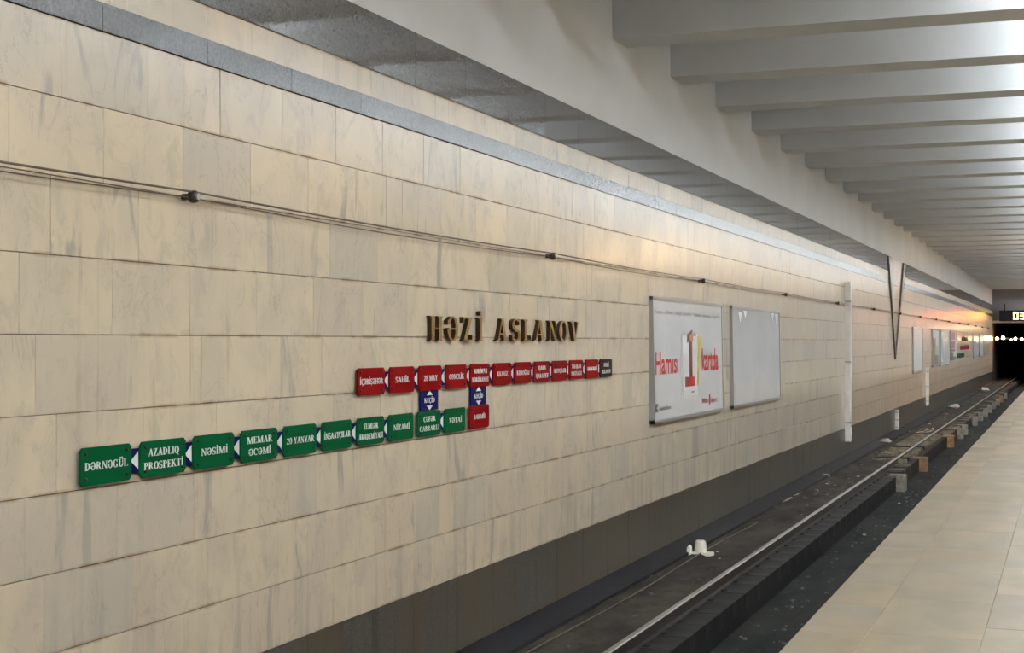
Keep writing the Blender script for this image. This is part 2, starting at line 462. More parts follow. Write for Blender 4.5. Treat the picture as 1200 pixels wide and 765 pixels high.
# white panel lamps hung in every bay between beams, above the middle of the platform (out of frame, right)
TUBE_POWER = 112.0
tl = MB(); tl.box(.02, 1.58, 0, .03, -.10, .10); tube_me = tl.mesh('lamp_panel', newtube())
hs = MB(); hs.box(.3, .33, -.03, 0, .1, .40); hs.box(1.27, 1.3, -.03, 0, .1, .40); hs.box(0, 1.6, -.05, 0, -.12, .12); hs.box(0, 1.6, 0, .05, .10, .12); hs.box(0, 1.6, 0, .05, -.12, -.10)
hs_me = hs.mesh('housing', M['beam'])
k = -12
while BEAM0 + k * BEAMP < END:
    y = BEAM0 + (k + 1) * BEAMP - 1.05
    if -15 < y < END - 0.5:
        o = tag(empty('panel_lamp', (0.50, y, HB + .34)), 'white panel lamp hung between two ceiling beams above the platform', 'lamp', 'panel lamps on the beams')
        o.rotation_euler = (math.radians(-15), 0, 0)
        link('lamp_panel', tube_me, o); link('housing', hs_me, o)
    k += 1

# ------------------------------------------------------------------ platform
EDGE = -1.405
mb = MB(); mb.box(EDGE + .03, 9.2, -16, END, -.30, -.006)
mb.box(EDGE + .25, EDGE + .5, -16, END, -1.6, -.3)
floor = struct(mb.obj('floor', M['grout']))
cols = [(EDGE, -1.04, .9), (-1.04, -.44, 1.2), (-.44, .16, 1.2), (.16, .76, 1.2)]
rest = MB()
def slab(t, x0, x1, y0, y1):
    g, b, h = .0012, .0015, .0055
    o = [(x0+g,y0+g),(x1-g,y0+g),(x1-g,y1-g),(x0+g,y1-g)]
    i = [(x0+g+b,y0+g+b),(x1-g-b,y0+g+b),(x1-g-b,y1-g-b),(x0+g+b,y1-g-b)]
    vs = [(x,y,-h-.0) for x,y in o] + [(x,y,-b) for x,y in o] + [(x,y,0) for x,y in i]
    fs = [(8,9,10,11)]
    for a in range(4):
        c = (a+1) % 4; fs += [(a,c,4+c,4+a),(4+a,4+c,8+c,8+a)]
    t.add(vs, fs)
for ci, (x0, x1, ln) in enumerate(cols):
    t = MB(); slab(t, x0 - (x0+x1)/2, x1 - (x0+x1)/2, -ln/2, ln/2); pm = t.mesh('paving_slab', M['stone'])
    y = -16 + .37 * ci
    while y < END - ln:
        if y + ln > 6.5 and y < 24 and ci < 3: link('paving_slab', pm, floor, ((x0+x1)/2, y + ln/2, random.uniform(-.0008, .0008)))
        else: slab(rest, x0, x1, y, y + ln)
        y += ln
    slab(rest, x0, x1, y, END)
x = .76
while x < 9:
    y = -16
    while y < END: slab(rest, x, x + 1.6, y, min(y + 4, END)); y += 4
    x += 1.6
stuff(rest.obj('paving_field', M['stone'], floor))

# hall side walls, behind the camera and the far end with the tunnel mouth
mb = MB(); mb.box(9.2, 9.5, -16, END, -.3, 6.2); struct(mb.obj('wall_right', M['hall']))
mb = MB(); mb.box(-5.5, 9.5, -16.3, -16, -1.9, 6.2); struct(mb.obj('wall_back', M['hall']))
LINT = CAMZ + 1.31
mb = MB()
mb.box(-5.5, 9.5, END, END + .6, LINT, 6.2)
mb.box(-.9, 9.5, END, END + .6, -1.9, LINT)
wall_far = struct(mb.obj('wall_far', M['endwall']))
lg = MB(); lg.box(-5.1, -.9, END - .25, END, LINT - .0, LINT + .16); lg.obj('lintel_ledge', M['duct'], wall_far)
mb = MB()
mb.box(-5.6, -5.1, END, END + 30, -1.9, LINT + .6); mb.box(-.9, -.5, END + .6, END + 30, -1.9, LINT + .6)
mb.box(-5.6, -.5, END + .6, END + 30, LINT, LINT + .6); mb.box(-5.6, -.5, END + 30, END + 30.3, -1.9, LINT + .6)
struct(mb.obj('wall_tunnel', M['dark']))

# ------------------------------------------------------------------ track bed
ZR = -1.10                           # top of rail
ZP = -1.235                          # plinth
PX = -3.42                           # edge of the plinth at the drain trough
mb = MB()
mb.box(-5.1, -1.15, -16, END + 30, -1.9, -1.55, 0)                   # trough floor
mb.box(-4.66, PX, -16, END + 30, -1.55, ZP, 1)                       # plinth and dirt bed
mb.box(-2.45, -1.15, -16, END + 30, -1.55, ZP, 1)
mb.box(-5.1, -4.66, -16, END + 30, -1.55, -1.150, 2)                 # gutter at the wall
bed = struct(mb.obj('track_bed', [M['trough'], M['plinth'], M['gutter']]))
# the crust of dirt left of the rail, built as a lumpy sheet
dm = MB(); ny, nx = 420, 9
ys = [3 + (END + 10 - 3) * (i / ny) ** 1.6 for i in range(ny + 1)]
vs = []
for yv in ys:
    for j in range(nx + 1):
        xv = -4.70 + (0.83) * j / nx
        e = 0 if j in (0, nx) else 1
        vs.append((xv + random.uniform(-.015, .015), yv, ZP + .022 + e * (.03 + random.uniform(-.012, .012)) + (.02 if j in (1, 2) else 0)))
fs = []
for i in range(ny):
    for j in range(nx):
        a = i * (nx + 1) + j; fs.append((a, a + 1, a + nx + 2, a + nx + 1))
dm.add(vs, fs); stuff(dm.obj('dirt_crust', M['bed'], bed, smooth=True))
# sleepers let into the concrete; a repeat every 0.62 m
def sleeper_mesh(m):
    t = MB(); b = .012
    o = [(-.12, -.02), (.12, -.02), (.12, .16 - b), (.12 - b, .16), (-.12 + b, .16), (-.12, .16 - b)]
    t.prism([(p[0], p[1]) for p in o], -.40, .398, 'x')
    return t.mesh('sleeper', m)
sm_d, sm_p = sleeper_mesh(M['tie']), sleeper_mesh(M['tie_pale'])
y = 4.2; q = 0
while y < END + 4 and q < 160:
    near = y < 32
    pale = y > 33 and random.random() < .45
    up = .07 if 35.5 < y < 47 else 0.0
    pale = pale or up > 0 and q % 3 != 1
    s_ = link('sleeper', sm_p if pale else sm_d, bed, (-3.815 - 2.2 * up, y, ZP + up - (.157 if near else .150) + random.uniform(-.0015, .001 if near else .007)))
    y += .66; q += 1
# pedestals that stand out of the plinth into the trough
for px, wd, mt in ((204, .26, 'block_pale'), (177, .24, 'block_wood'), (144, .26, 'block_wood'), (132.5, .18, 'block_pale'), (127, .2, 'block_pale'),
                   (114.5, .2, 'block_pale'), (108, .2, 'block_pale'), (102, .2, 'block_pale'), (97, .2, 'block_pale'), (92, .2, 'block_pale'),
                   (87, .2, 'block_pale'), (83, .2, 'block_wood'), (78, .2, 'block_pale')):
    yy = F * 3.42 / (COS * COS * px) - 3.42 * TAN
    t = MB(); t.prism([(-.20, -.1), (.15, -.1), (.15, .30), (.13, .32), (-.18, .32), (-.20, .30)], 0, .42, 'y')
    t.obj('pedestal', M[mt], bed, (PX + .03, yy, -1.53))

def rail(x, label):
    prof = [(-.066, 0), (.066, 0), (.066, .012), (.012, .03), (.010, .105), (.034, .118), (.034, .145), (.026, .152), (-.026, .152), (-.034, .145),
            (-.034, .118), (-.010, .105), (-.012, .03), (-.066, .012)]
    n = len(prof); t = MB()
    vs = [(px, -5, pz) for px, pz in prof] + [(px, END + 28, pz) for px, pz in prof]
    t.add(vs, [tuple(range(n)), tuple(reversed(range(n, 2*n)))])
    for i in range(n):
        j = (i + 1) % n
        t.add([vs[i], vs[n+i], vs[n+j], vs[j]], [(0, 1, 2, 3)], 1 if i in (6, 7, 8) else 0)
    o = t.obj('rail', [M['rust'], M['steel']], None, (x, 0, ZR - .152))
    tag(o, label, 'rail')
    return o
r1 = rail(-3.775, 'rusty steel rail with bright worn top, between the dirt bed and the drain trough')
r2 = rail(-2.225, 'second steel rail tucked below the platform edge')
pl = MB(); pl.box(-.17, .17, -.09, .09, 0, .014); pl.box(-.115, -.07, -.05, .05, .014, .05); pl.box(.07, .115, -.05, .05, .014, .05)
plm = pl.mesh('tie_plate', M['rust'])
y = 4.2
for q in range(70):
    link('tie_plate', plm, r1, (0, y, -.012)); y += .66

# ------------------------------------------------------------------ serif letters from strokes
T_, t_ = .20, .07
def arc(cx, cy, rx, ry, a0, a1, tx=T_, ty=t_, n=14):
    ps = []; n = max(4, int(abs(a1 - a0) / 360 * 22))
    def P(a, rx, ry): return (cx + rx * math.cos(math.radians(a)), cy + ry * math.sin(math.radians(a)))
    for i in range(n):
        a, b = a0 + (a1-a0)*i/n, a0 + (a1-a0)*(i+1)/n
        q = [P(a, rx, ry), P(b, rx, ry), P(b, rx-tx, ry-ty), P(a, rx-tx, ry-ty)]
        ps.append(q if a1 > a0 else q[::-1])
    return ps
def R(x0, x1, y0, y1): return [[(x0,y0),(x1,y0),(x1,y1),(x0,y1)]]
def stem(x, y0=0, y1=1, w=T_, lo=True, hi=True):
    p = R(x, x+w, y0, y1)
    if lo: p += R(x-.08, x+w+.08, y0, y0+.055)
    if hi: p += R(x-.08, x+w+.08, y1-.055, y1)
    return p
def diag(xa, xb, w, y0=0, y1=1): return [[(xa,y0),(xa+w,y0),(xb+w,y1),(xb,y1)]]
def dot(x, y, r=.10): return [[(x + r*math.cos(a*math.pi/4), y + r*math.sin(a*math.pi/4)) for a in range(8)]]
def ser(x0, x1, y): return R(x0, x1, y, y+.055)
def glyph(c):
    if c == 'H': return stem(.08) + stem(.66) + R(.2,.7,.46,.53), .94
    if c in 'Iİ': return stem(.08) + (dot(.18, 1.19) if c == 'İ' else []), .36
    if c in 'Ll': return stem(.08) + R(.1,.66,0,.06) + R(.60,.66,0,.26), .68
    if c == 'E': return stem(.08) + R(.1,.62,0,.06) + R(.57,.63,0,.25) + R(.1,.60,.94,1) + R(.55,.61,.77,1) + R(.2,.46,.47,.53) + R(.42,.48,.39,.61), .66
    if c == 'F': return stem(.08) + R(.1,.60,.94,1) + R(.55,.61,.77,1) + R(.2,.46,.47,.53) + R(.42,.48,.39,.61), .62
    if c == 'T': return stem(.27, hi=False) + R(.0,.74,.94,1) + R(0,.06,.75,1) + R(.68,.74,.75,1), .74
    if c == 'Ə': return arc(.38,.5,.38,.52,150,-180) + R(.1,.66,.46,.53) + R(.02,.09,.66,.86), .78
    if c in 'OÖ': return arc(.40,.5,.40,.52,0,360), .80
    if c == 'Q': return arc(.40,.5,.40,.52,0,360) + diag(.62,.34,.16,-.22,.10), .82
    if c in 'CÇ': return arc(.40,.5,.40,.52,50,310) + R(.60,.66,.66,.98) + (arc(.40,-.12,.10,.12,100,-150,.05,.05) if c == 'Ç' else []), .72
    if c in 'GĞ': return arc(.40,.5,.40,.52,50,310) + R(.60,.66,.68,.98) + R(.52,.70,.06,.42) + ser(.44,.78,.38) + (arc(.42,1.30,.18,.16,190,350,.05,.06) if c == 'Ğ' else []), .80
    if c == 'D': return stem(.08) + arc(.26,.5,.50,.50,-90,90), .80
    if c == 'P': return stem(.08) + arc(.26,.73,.42,.27,-90,90,.19,.06), .70
    if c == 'B': return stem(.08) + arc(.26,.75,.38,.25,-90,90,.18,.06) + arc(.26,.26,.44,.26,-90,90,.19,.06), .74
    if c == 'R': return stem(.08) + arc(.26,.73,.40,.27,-90,90,.18,.06) + diag(.58,.32,.21,0,.48) + ser(.56,.86,0), .84
    if c in 'SŞ': return arc(.31,.735,.29,.285,40,265,.17,.07) + arc(.31,.265,.31,.285,88,-140,.18,.07) + diag(.25,.13,.22,.42,.58) + R(.50,.56,.72,1) + R(.02,.08,.0,.28) + (arc(.32,-.12,.10,.12,100,-150,.05,.05) if c == 'Ş' else []), .62
    if c == 'A': return diag(.04,.36,.075) + diag(.56,.30,.21) + R(.16,.62,.28,.34) + ser(-.04,.2,0) + ser(.5,.84,0), .80
    if c == 'V': return diag(.34,.06,.21) + diag(.40,.66,.075) + ser(0,.34,.945) + ser(.56,.80,.945), .78
    if c == 'N': return R(.10,.17,0,1) + R(.68,.75,0,1) + diag(.60,.06,.20) + ser(0,.27,0) + ser(.0,.24,.945) + ser(.58,.85,.945), .86
    if c == 'M': return R(.10,.17,0,1) + R(.82,1.02,0,1) + diag(.42,.10,.20) + diag(.46,.82,.08) + ser(0,.27,0) + ser(.74,1.1,0) + ser(.0,.26,.945) + ser(.80,1.1,.945), 1.10
    if c == 'Z': return R(.04,.66,.94,1) + R(.0,.66,0,.06) + diag(.02,.42,.22) + R(.02,.08,.76,1) + R(.62,.68,0,.26), .70
    if c == 'X': return diag(.52,.04,.22) + diag(.04,.56,.075) + ser(-.02,.2,0) + ser(.46,.8,0) + ser(0,.34,.945) + ser(.48,.72,.945), .78
    if c == 'Y': return stem(.30,0,.46,hi=False) + diag(.30,.04,.20,.42,1) + diag(.40,.62,.07,.42,1) + ser(0,.32,.945) + ser(.54,.76,.945), .76
    if c == 'K': return stem(.08) + diag(.24,.60,.075,.42,1) + diag(.60,.32,.21,0,.56) + ser(.54,.88,0) + ser(.5,.76,.945), .86
    if c in 'UÜ': return R(.08,.28,.3,1) + R(.64,.71,.3,1) + arc(.395,.32,.315,.34,180,360,.17,.09) + ser(0,.36,.945) + ser(.56,.80,.945) + (dot(.28,1.18) + dot(.56,1.18) if c == 'Ü' else []), .80
    if c == '0': return arc(.30,.5,.30,.51,0,360,.16), .60
    if c == '2': return arc(.29,.71,.28,.29,170,-40,.16,.07) + diag(.02,.34,.16,.04,.58) + R(.0,.58,0,.14), .60
    if c == '8': return arc(.30,.75,.25,.26,0,360,.15,.06) + arc(.30,.27,.29,.28,0,360,.15,.06), .60
    return [], .34
def area2(p): return sum(p[i][0]*p[(i+1)%len(p)][1] - p[(i+1)%len(p)][0]*p[i][1] for i in range(len(p))) / 2
def word(mb, txt, yc, zbase, hgt, width, x0, x1, mi=0, gap=.07):
    """letters along +y (the way the wall is read), faces at x1"""
    tot = 0; gl = []
    for c in txt:
        p, wd = glyph(c); gl.append((p, tot)); tot += wd + gap
    tot -= gap
    k = width / tot
    for p, o in gl:
        for poly in p:
            q = [(yc - width/2 + (o + a) * k, zbase + b * hgt) for a, b in poly]
            if area2(q) < 0: q = q[::-1]
            mb.prism(q, x0, x1, 'x', mi)

# ------------------------------------------------------------------ plates of the line map
def plate_mesh(wd, hg, mat, clip=.022, t=.014):
    m = MB(); a, b = wd/2, hg/2
    m.prism([(-a+clip,-b),(a-clip,-b),(a,-b+clip),(a,b-clip),(a-clip,b),(-a+clip,b),(-a,b-clip),(-a,-b+clip)], -t, 0, 'x')
    return m.mesh('plate', mat)
PW, PH = .472, .21
PXF = -D + .042
plate_me = {c: plate_mesh(PW, PH, M[c]) for c in ('green', 'red', 'black')}
sb = MB(); sb.lathe([(.011, 0), (.011, .004), (.006, .007)], (0, 0, 0), 8, 'x'); screw_me = sb.mesh('screw', M['screw'])
so = MB(); so.lathe([(.02, 0), (.02, .03)], (0, 0, 0), 8, 'x'); stand_me = so.mesh('standoff', M['screw'])
def station_plate(color, y, z, lines, label, group):
    o = tag(link('station_plate', plate_me[color], None, (PXF, y, z)), label, 'sign', group)
    for sy in (-1, 1):
        for sz in (-1, 1):
            link('screw', screw_me, o, (0, sy * (PW/2 - .045), sz * (PH/2 - .035)))
    for sy in (-1, 1): link('standoff', stand_me, o, (-.042, sy * .13, 0))
    for (txt, tw), zb in zip(lines, (-.021,) if len(lines) == 1 else (.016, -.062)):
        t = MB(); word(t, txt, 0, zb, .044, tw, .0002, .002); t.obj('lettering', M['white'], o)
    return o
GY0, GP, GZ = 6.81 + PW/2, .563, CAMZ - .69
RY0, RP, RZ = 10.20 + PW/2, .5685, CAMZ - .309
greens = [([('DƏRNƏGÜL', .40)], 'green station plate lettered DƏRNƏGÜL at the far left of the line map'),
          ([('AZADLIQ', .32), ('PROSPEKTİ', .41)], 'green station plate lettered AZADLIQ PROSPEKTİ in two lines'),
          ([('NƏSİMİ', .31)], 'green station plate third from the left end of the green row, short one-line name'),
          ([('MEMAR', .33), ('ƏCƏMİ', .29)], 'green station plate fourth from the left end of the green row, two short lines'),
          ([('20 YANVAR', .40)], 'green station plate lettered 20 YANVAR'),
          ([('İNŞAATÇILAR', .42)], 'green station plate lettered İNŞAATÇILAR'),
          ([('ELMLƏR', .25), ('AKADEMİYASI', .42)], 'green station plate lettered ELMLƏR AKADEMİYASI in two lines'),
          ([('NİZAMİ', .31)], 'green station plate just left of the gap in the green row'),
          ([('CƏFƏR', .25), ('CABBARLI', .41)], 'green station plate directly below the left blue transfer plate'),
          ([('XƏTAİ', .29)], 'green station plate at the right end of the green row beside the lone red one')]
for i, (ln, lb) in enumerate(greens):
    station_plate('green', GY0 + GP*i, GZ, ln, lb, 'plates of the green line')
reds = [([('İÇƏRİŞƏHƏR', .41)], 'red station plate lettered İÇƏRİŞƏHƏR at the left end of the red row'),
        ([('SAHİL', .27)], 'red station plate lettered SAHİL'),
        ([('28 MAY', .28)], 'red station plate lettered 28 MAY above the left blue transfer plate'),
        ([('GƏNCLİK', .34)], 'red station plate lettered GƏNCLİK'),
        ([('NƏRİMAN', .33), ('NƏRİMANOV', .41)], 'red station plate with two lines above the right blue transfer plate'),
        ([('ULDUZ', .28)], 'red station plate lettered ULDUZ'),
        ([('KOROĞLU', .36)], 'red station plate seventh from the left end of the red row'),
        ([('QARA', .22), ('QARAYEV', .38)], 'red station plate eighth from the left of the red row, in two lines'),
        ([('NEFTÇİLƏR', .40)], 'red station plate lettered NEFTÇİLƏR'),
        ([('XALQLAR', .33), ('DOSTLUĞU', .37)], 'red station plate lettered XALQLAR DOSTLUĞU in two lines'),
        ([('ƏHMƏDLİ', .36)], 'red station plate lettered ƏHMƏDLİ next to the black plate')]
for i, (ln, lb) in enumerate(reds):
    station_plate('red', RY0 + RP*i, RZ, ln, lb, 'plates of the red line')
station_plate('black', RY0 + RP*11 - .02, RZ, [('HƏZİ', .20), ('ASLANOV', .34)], 'black station plate at the right end of the red row', None)
station_plate('red', RY0 + RP*4 - .015, GZ + .004, [('BAKMİL', .30)], 'lone red station plate lettered BAKMİL below the right blue transfer plate', None)

cp = MB(); cp.prism([(-.075,-.070),(.075,-.070),(.075,.070),(-.075,.070)], -.012, 0, 'x'); conn_me = cp.mesh('connector_plate', M['blue'])
ar = MB(); ar.prism([(.045,-.052),(.045,.052),(-.028,0)], .0002, .002, 'x'); arrow_me = ar.mesh('arrow', M['white'])
def connector(y, z, label, group):
    o = tag(link('connector_plate', conn_me, None, (PXF - .0165, y, z)), label, 'sign', group)
    link('arrow', arrow_me, o, (0, -.004, 0))
    link('standoff', stand_me, o, (-.0425, 0, 0))
gn = ['DƏRNƏGÜL', 'AZADLIQ PROSPEKTİ', None, None, '20 YANVAR', 'İNŞAATÇILAR', 'ELMLƏR AKADEMİYASI']
ordn = ['first', 'second', 'third', 'fourth', 'fifth', 'sixth', 'seventh', 'eighth', 'ninth', 'tenth', 'eleventh']
c = 0
for i in range(9):
    if i == 7: continue
    lb = 'blue connector with white arrow, %s from the left in the green row' % ordn[c] if c < 7 else 'blue connector with white arrow between the last two green plates'
    connector(GY0 + GP*(i + .5), GZ, lb, 'connectors of the green row'); c += 1
for i in range(11):
    connector(RY0 + RP*(i + .5) - (.01 if i == 10 else 0), RZ, 'blue connector with white arrow, %s from the left in the red row' % ordn[i], 'connectors of the red row')
def transfer(y, label):
    zc = (RZ - PH/2 + GZ + PH/2) / 2 + .002
    m = MB(); m.box(-.012, 0, -.185, .185, -.084, .084)
    o = tag(m.obj('transfer_plate', M['blue'], None, (PXF - .015, y, zc)), label, 'sign', 'blue transfer plates')
    for sg in (-1, 1):
        a = MB(); q = [(-.062, .044*sg), (.062, .044*sg), (0, .082*sg)]
        if area2(q) < 0: q = q[::-1]
        a.prism(q, .0002, .002, 'x'); a.obj('arrow', M['white'], o)
    t = MB(); word(t, 'KEÇİD', 0, -.020, .042, .22, .0002, .002); t.obj('lettering', M['white'], o)
    link('standoff', stand_me, o, (-.0425, 0, 0))
transfer(RY0 + RP*2 + .01, 'blue transfer plate lettered KEÇİD below the plate 28 MAY')
transfer(RY0 + RP*4 - .01, 'blue transfer plate lettered KEÇİD above the plate BAKMİL')

# ------------------------------------------------------------------ bronze name letters
XF = -D + .045
dL = -XF
name_root = tag(empty('station_name', (-D, S(590), CAMZ + .005)), 'raised bronze serif letters naming the station, fixed to the marble wall above the red plates', 'lettering')
for ch, x0, x1 in (('H', 504.5, 519), ('Ə', 524.5, 537.5), ('Z', 543, 554.5), ('İ', 561, 566), ('A', 583, 594.5), ('S', 600, 610), ('L', 614, 623),
                   ('A', 627, 638.5), ('N', 643.5, 653), ('O', 655.5, 666), ('V', 669, 678.5)):
    a, b = S(x0, dL), S(x1, dL)
    m = MB(); word(m, ch, (a+b)/2 - S(590), 0, .212, b - a, .006, -XF*-1 + D)
    for i, f in enumerate(m.f):
        pass
    o = m.obj('letter', [M['bronze'], M['bronze_dark']], name_root)
    for p in o.data.polygons: p.material_index = 0 if abs(p.normal.x) > .7 else 1

# ------------------------------------------------------------------ posters
def flat(mb, y0, y1, z0, z1, mi, x=0.0, t=.001): mb.box(x, x + t, y0, y1, z0, z1, mi)
FONT_CACHE = {}
def sans(parent, name, txt, mat, y0, y1, z0, h, x, bold=.025):
    """built-in sans face, stretched to the measured width and height, read along +y"""
    cu = bpy.data.curves.new(name, 'FONT'); cu.body = txt; cu.size = 1.0; cu.extrude = 0.0; cu.offset = bold; cu.resolution_u = 3
    to = bpy.data.objects.new(name, cu); COL.objects.link(to)
    dg = bpy.context.evaluated_depsgraph_get(); dg.update()
    me = bpy.data.meshes.new_from_object(to.evaluated_get(dg))
    bpy.data.objects.remove(to); bpy.data.curves.remove(cu)
    if not me.vertices: return None
    xs = [v.co.x for v in me.vertices]
    mnx, mxx = min(xs), max(xs)
    kx = (y1 - y0) / (mxx - mnx); kz = h / .70
    for v in me.vertices: v.co = (x, y0 + (v.co.x - mnx) * kx, z0 + v.co.y * kz)
    me.materials.clear(); me.materials.append(mat)
    me.name = name
    return link(name, me, parent)
def framed(name, y0, y1, z0, z1, sheetmat, label, cat, lean=.028, group=None, fw=.045):
    o = empty(name, (-D, (y0+y1)/2, z0)); tag(o, label, cat, group)
    wd, hg = y1 - y0, z1 - z0
    tilt = empty_t = None
    fm = MB(); d = .045
    a = wd/2
    def xo(z): return lean * (1 - z / hg)
    def bar(ya, yb, za, zb, dd):
        vs = []
        for z in (za, zb):
            for (xx, yy) in ((0, ya), (xo(z)+dd, ya), (xo(z)+dd, yb), (0, yb)): vs.append((xx, yy, z))
        fm.add(vs, [(3,2,1,0),(4,5,6,7),(0,1,5,4),(1,2,6,5),(2,3,7,6),(3,0,4,7)])
    bar(-a, -a+fw, 0, hg, d); bar(a-fw, a, 0, hg, d); bar(-a, a, 0, fw, d); bar(-a, a, hg-fw, hg, d)
    fm.obj('frame', M['frame'], o)
    sh = MB()
    vs = []
    for z in (fw*.6, hg-fw*.6):
        for (xx, yy) in ((.004, -a+fw*.6), (xo(z)+d-.012, -a+fw*.6), (xo(z)+d-.012, a-fw*.6), (.004, a-fw*.6)): vs.append((xx, yy, z))
    sh.add(vs, [(3,2,1,0),(4,5,6,7),(0,1,5,4),(1,2,6,5),(2,3,7,6),(3,0,4,7)])
    sheet = sh.obj('sheet', sheetmat, o)
    return o, sheet
# the two large ones
z0, z1 = CAMZ - 1.07, CAMZ + .585
y0, y1 = S(761), S(843.3)
P1, sheet = framed('advertising_poster', y0, y1, z0, z1, M['poster'], 'white framed advertising poster with red lettering and a big figure 1', 'poster')
yc = (y0 + y1) / 2
LEAN = .028; HG = z1 - z0
def px_y(x): return S(x, D - .045) - yc
def px_z(x, y): return Hh(x, y, D - .045) - z0
art = []
def put(y0_, y1_, z0_, z1_, mat, layer, name='print', pts=None):
    m = MB()
    def X(z): return LEAN * (1 - z / HG) + .045 - .012 + .0012 * layer
    q = pts or [(y0_, z0_), (y1_, z0_), (y1_, z1_), (y0_, z1_)]
    if area2(q) < 0: q = q[::-1]
    n = len(q)
    m.add([(X(z), y, z) for y, z in q] + [(X(z) - .001, y, z) for y, z in q],
          [tuple(range(n))] + [(i, n+i, n+(i+1) % n, (i+1) % n) for i in range(n)])
    o = m.obj(name, mat, sheet)
    return o
def ptext(txt, xa, xb, ybase, ytop, mat, layer=1, name='lettering', bold=.022):
    ya, yb = px_y(xa), px_y(xb); xm = (xa + xb) / 2
    zb = px_z(xm, ybase); h = px_z(xm, ytop) - zb
    return sans(sheet, name, txt, mat, ya, yb, zb, h, LEAN * (1 - (zb + h/2) / HG) + .045 - .012 + .0014 + .0012 * layer, bold)
ptext('Hamısı', 767.5, 794.5, 437.5, 412, M['p_red'])
ptext('kartda', 822, 841, 433, 408, M['p_red'], 3)
# card with the figure 1
put(px_y(797.6), px_y(800.5), px_z(799, 465), px_z(799, 392), M['p_shadow'], 1, 'card_shadow')
put(px_y(799.6), px_y(817.5), px_z(808, 465.5), px_z(808, 393), M['p_card'], 2, 'card')
put(0, 0, 0, 0, M['p_yel'], 3, 'card_edge', [(px_y(816.3), px_z(816, 452)), (px_y(818.0), px_z(817, 450)), (px_y(821.6), px_z(821, 394)), (px_y(817.8), px_z(818, 395))])
put(px_y(807.2), px_y(810.8), px_z(809, 444), px_z(809, 392), M['p_dred'], 4, 'figure')
put(px_y(802.2), px_y(813.2), px_z(808, 452.5), px_z(808, 441.5), M['p_red'], 5, 'figure')
put(px_y(802.2), px_y(805.4), px_z(804, 452.5), px_z(804, 441.5), M['p_dred'], 6, 'figure')
put(0, 0, 0, 0, M['p_dred'], 5, 'figure', [(px_y(804.8), px_z(806, 402)), (px_y(807.6), px_z(806, 399)), (px_y(812), px_z(811, 388)), (px_y(811), px_z(811, 386)), (px_y(805.2), px_z(806, 392))])
put(px_y(808), px_y(812), px_z(810, 400), px_z(810, 392), M['p_skin'], 6, 'figure')
put(px_y(813), px_y(815.2), px_z(813, 394), px_z(813, 389.5), M['p_gray'], 5, 'figure')
put(px_y(809.5), px_y(812.5), px_z(811, 460), px_z(811, 458), M['p_gray'], 4, 'print')
for txt, xa, xb, yb in (('Kredit', 768, 776, 367.2), ('Debet', 782, 788.5, 367.8), ('Nağd', 793, 799.5, 369), ('Pensiya', 801, 810, 369.8), ('Taksit', 813.5, 821.5, 371), ('Bonus', 825, 832.5, 371.8), ('Təqaüd', 835, 841.5, 372.5)):
    ptext(txt, xa, xb, yb, yb - 4.2, M['p_gray'], bold=0.012)
put(px_y(765.8), px_y(770.2), px_z(767, 483.5), px_z(767, 473.5), M['p_blk'], 1, 'emblem')
put(0, 0, 0, 0, M['poster'], 2, 'emblem', [(px_y(768.0), px_z(767, 478.5)), (px_y(770.4), px_z(769, 475.5)), (px_y(770.4), px_z(769, 481.5))])
ptext('Kapital Bank', 771.3, 785.5, 480, 475, M['p_gray'])
ptext('Birbank', 821.5, 828.5, 472, 465.5, M['p_mar'])
put(px_y(829.8), px_y(831.4), px_z(830, 474), px_z(830, 461.5), M['p_red'], 1)
ptext('kart', 832.5, 839.5, 471, 464.5, M['p_mar'])

P2, sheet2 = framed('blank_poster', S(854.8), S(911), CAMZ - 1.07, CAMZ + .575, M['sheet'], 'blank pale grey framed poster board right beside the poster with red lettering', 'poster')
# glints on the film at its upper corners, put in as small white pieces
for (xa, xb, ya, yb) in ((862, 866, 366, 378), (868, 872, 364, 373), (900, 904, 367, 376), (905, 908.5, 368, 380)):
    m = MB()
    yy0, yy1 = S(xa) - (S(854.8)+S(911))/2, S(xb) - (S(854.8)+S(911))/2
    zz0, zz1 = Hh(xa, yb) - (CAMZ - 1.07), Hh(xa, ya) - (CAMZ - 1.07)
    m.add([(.045, yy0, zz1), (.052, (yy0+yy1)/2, zz1), (.045, yy1, zz1), (.05, (yy0+yy1)/2, zz0)], [(0, 3, 1), (1, 3, 2)])
    m.obj('painted_glint', M['p_card'], sheet2)
# posters further along
def far_poster(xa, xb, ytop, ybot, mat, label, prints=()):
    ya, yb = S(xa), S(xb)
    za, zb = Hh(xa, ybot), Hh(xa, ytop)
    o, sh = framed('wall_poster', ya, yb, za, zb, mat, label, 'poster', .02)
    for (u0, u1, v0, v1, pm) in prints:
        m = MB(); a = (yb - ya)
        m.box(.034 + .018*(1 - (v0+v1)/2), .041 + .02*(1 - (v0+v1)/2), (u0 - .5) * a, (u1 - .5) * a, v0 * (zb-za), v1 * (zb-za))
        m.obj('print', M[pm], sh)
far_poster(1068.8, 1079.5, 383, 437.5, M['poster'], 'white blank poster panel just right of the grey V on the wall')
far_poster(1091.3, 1099.2, 385, 430, M['p_blue'], 'poster with dark blue and olive print, second past the grey V',
           ((.1, .45, .1, .75, 'p_gray'), (.35, .9, .55, .95, 'p_card'), (.2, .8, .05, .3, 'p_green'), (.3, .5, .3, .5, 'p_yel')))
far_poster(1101, 1111.5, 386.5, 428.5, M['poster'], 'white poster with pale blue margin between the blue print poster and the dark red one', ((0.03, .25, .05, .95, 'p_blue'),))
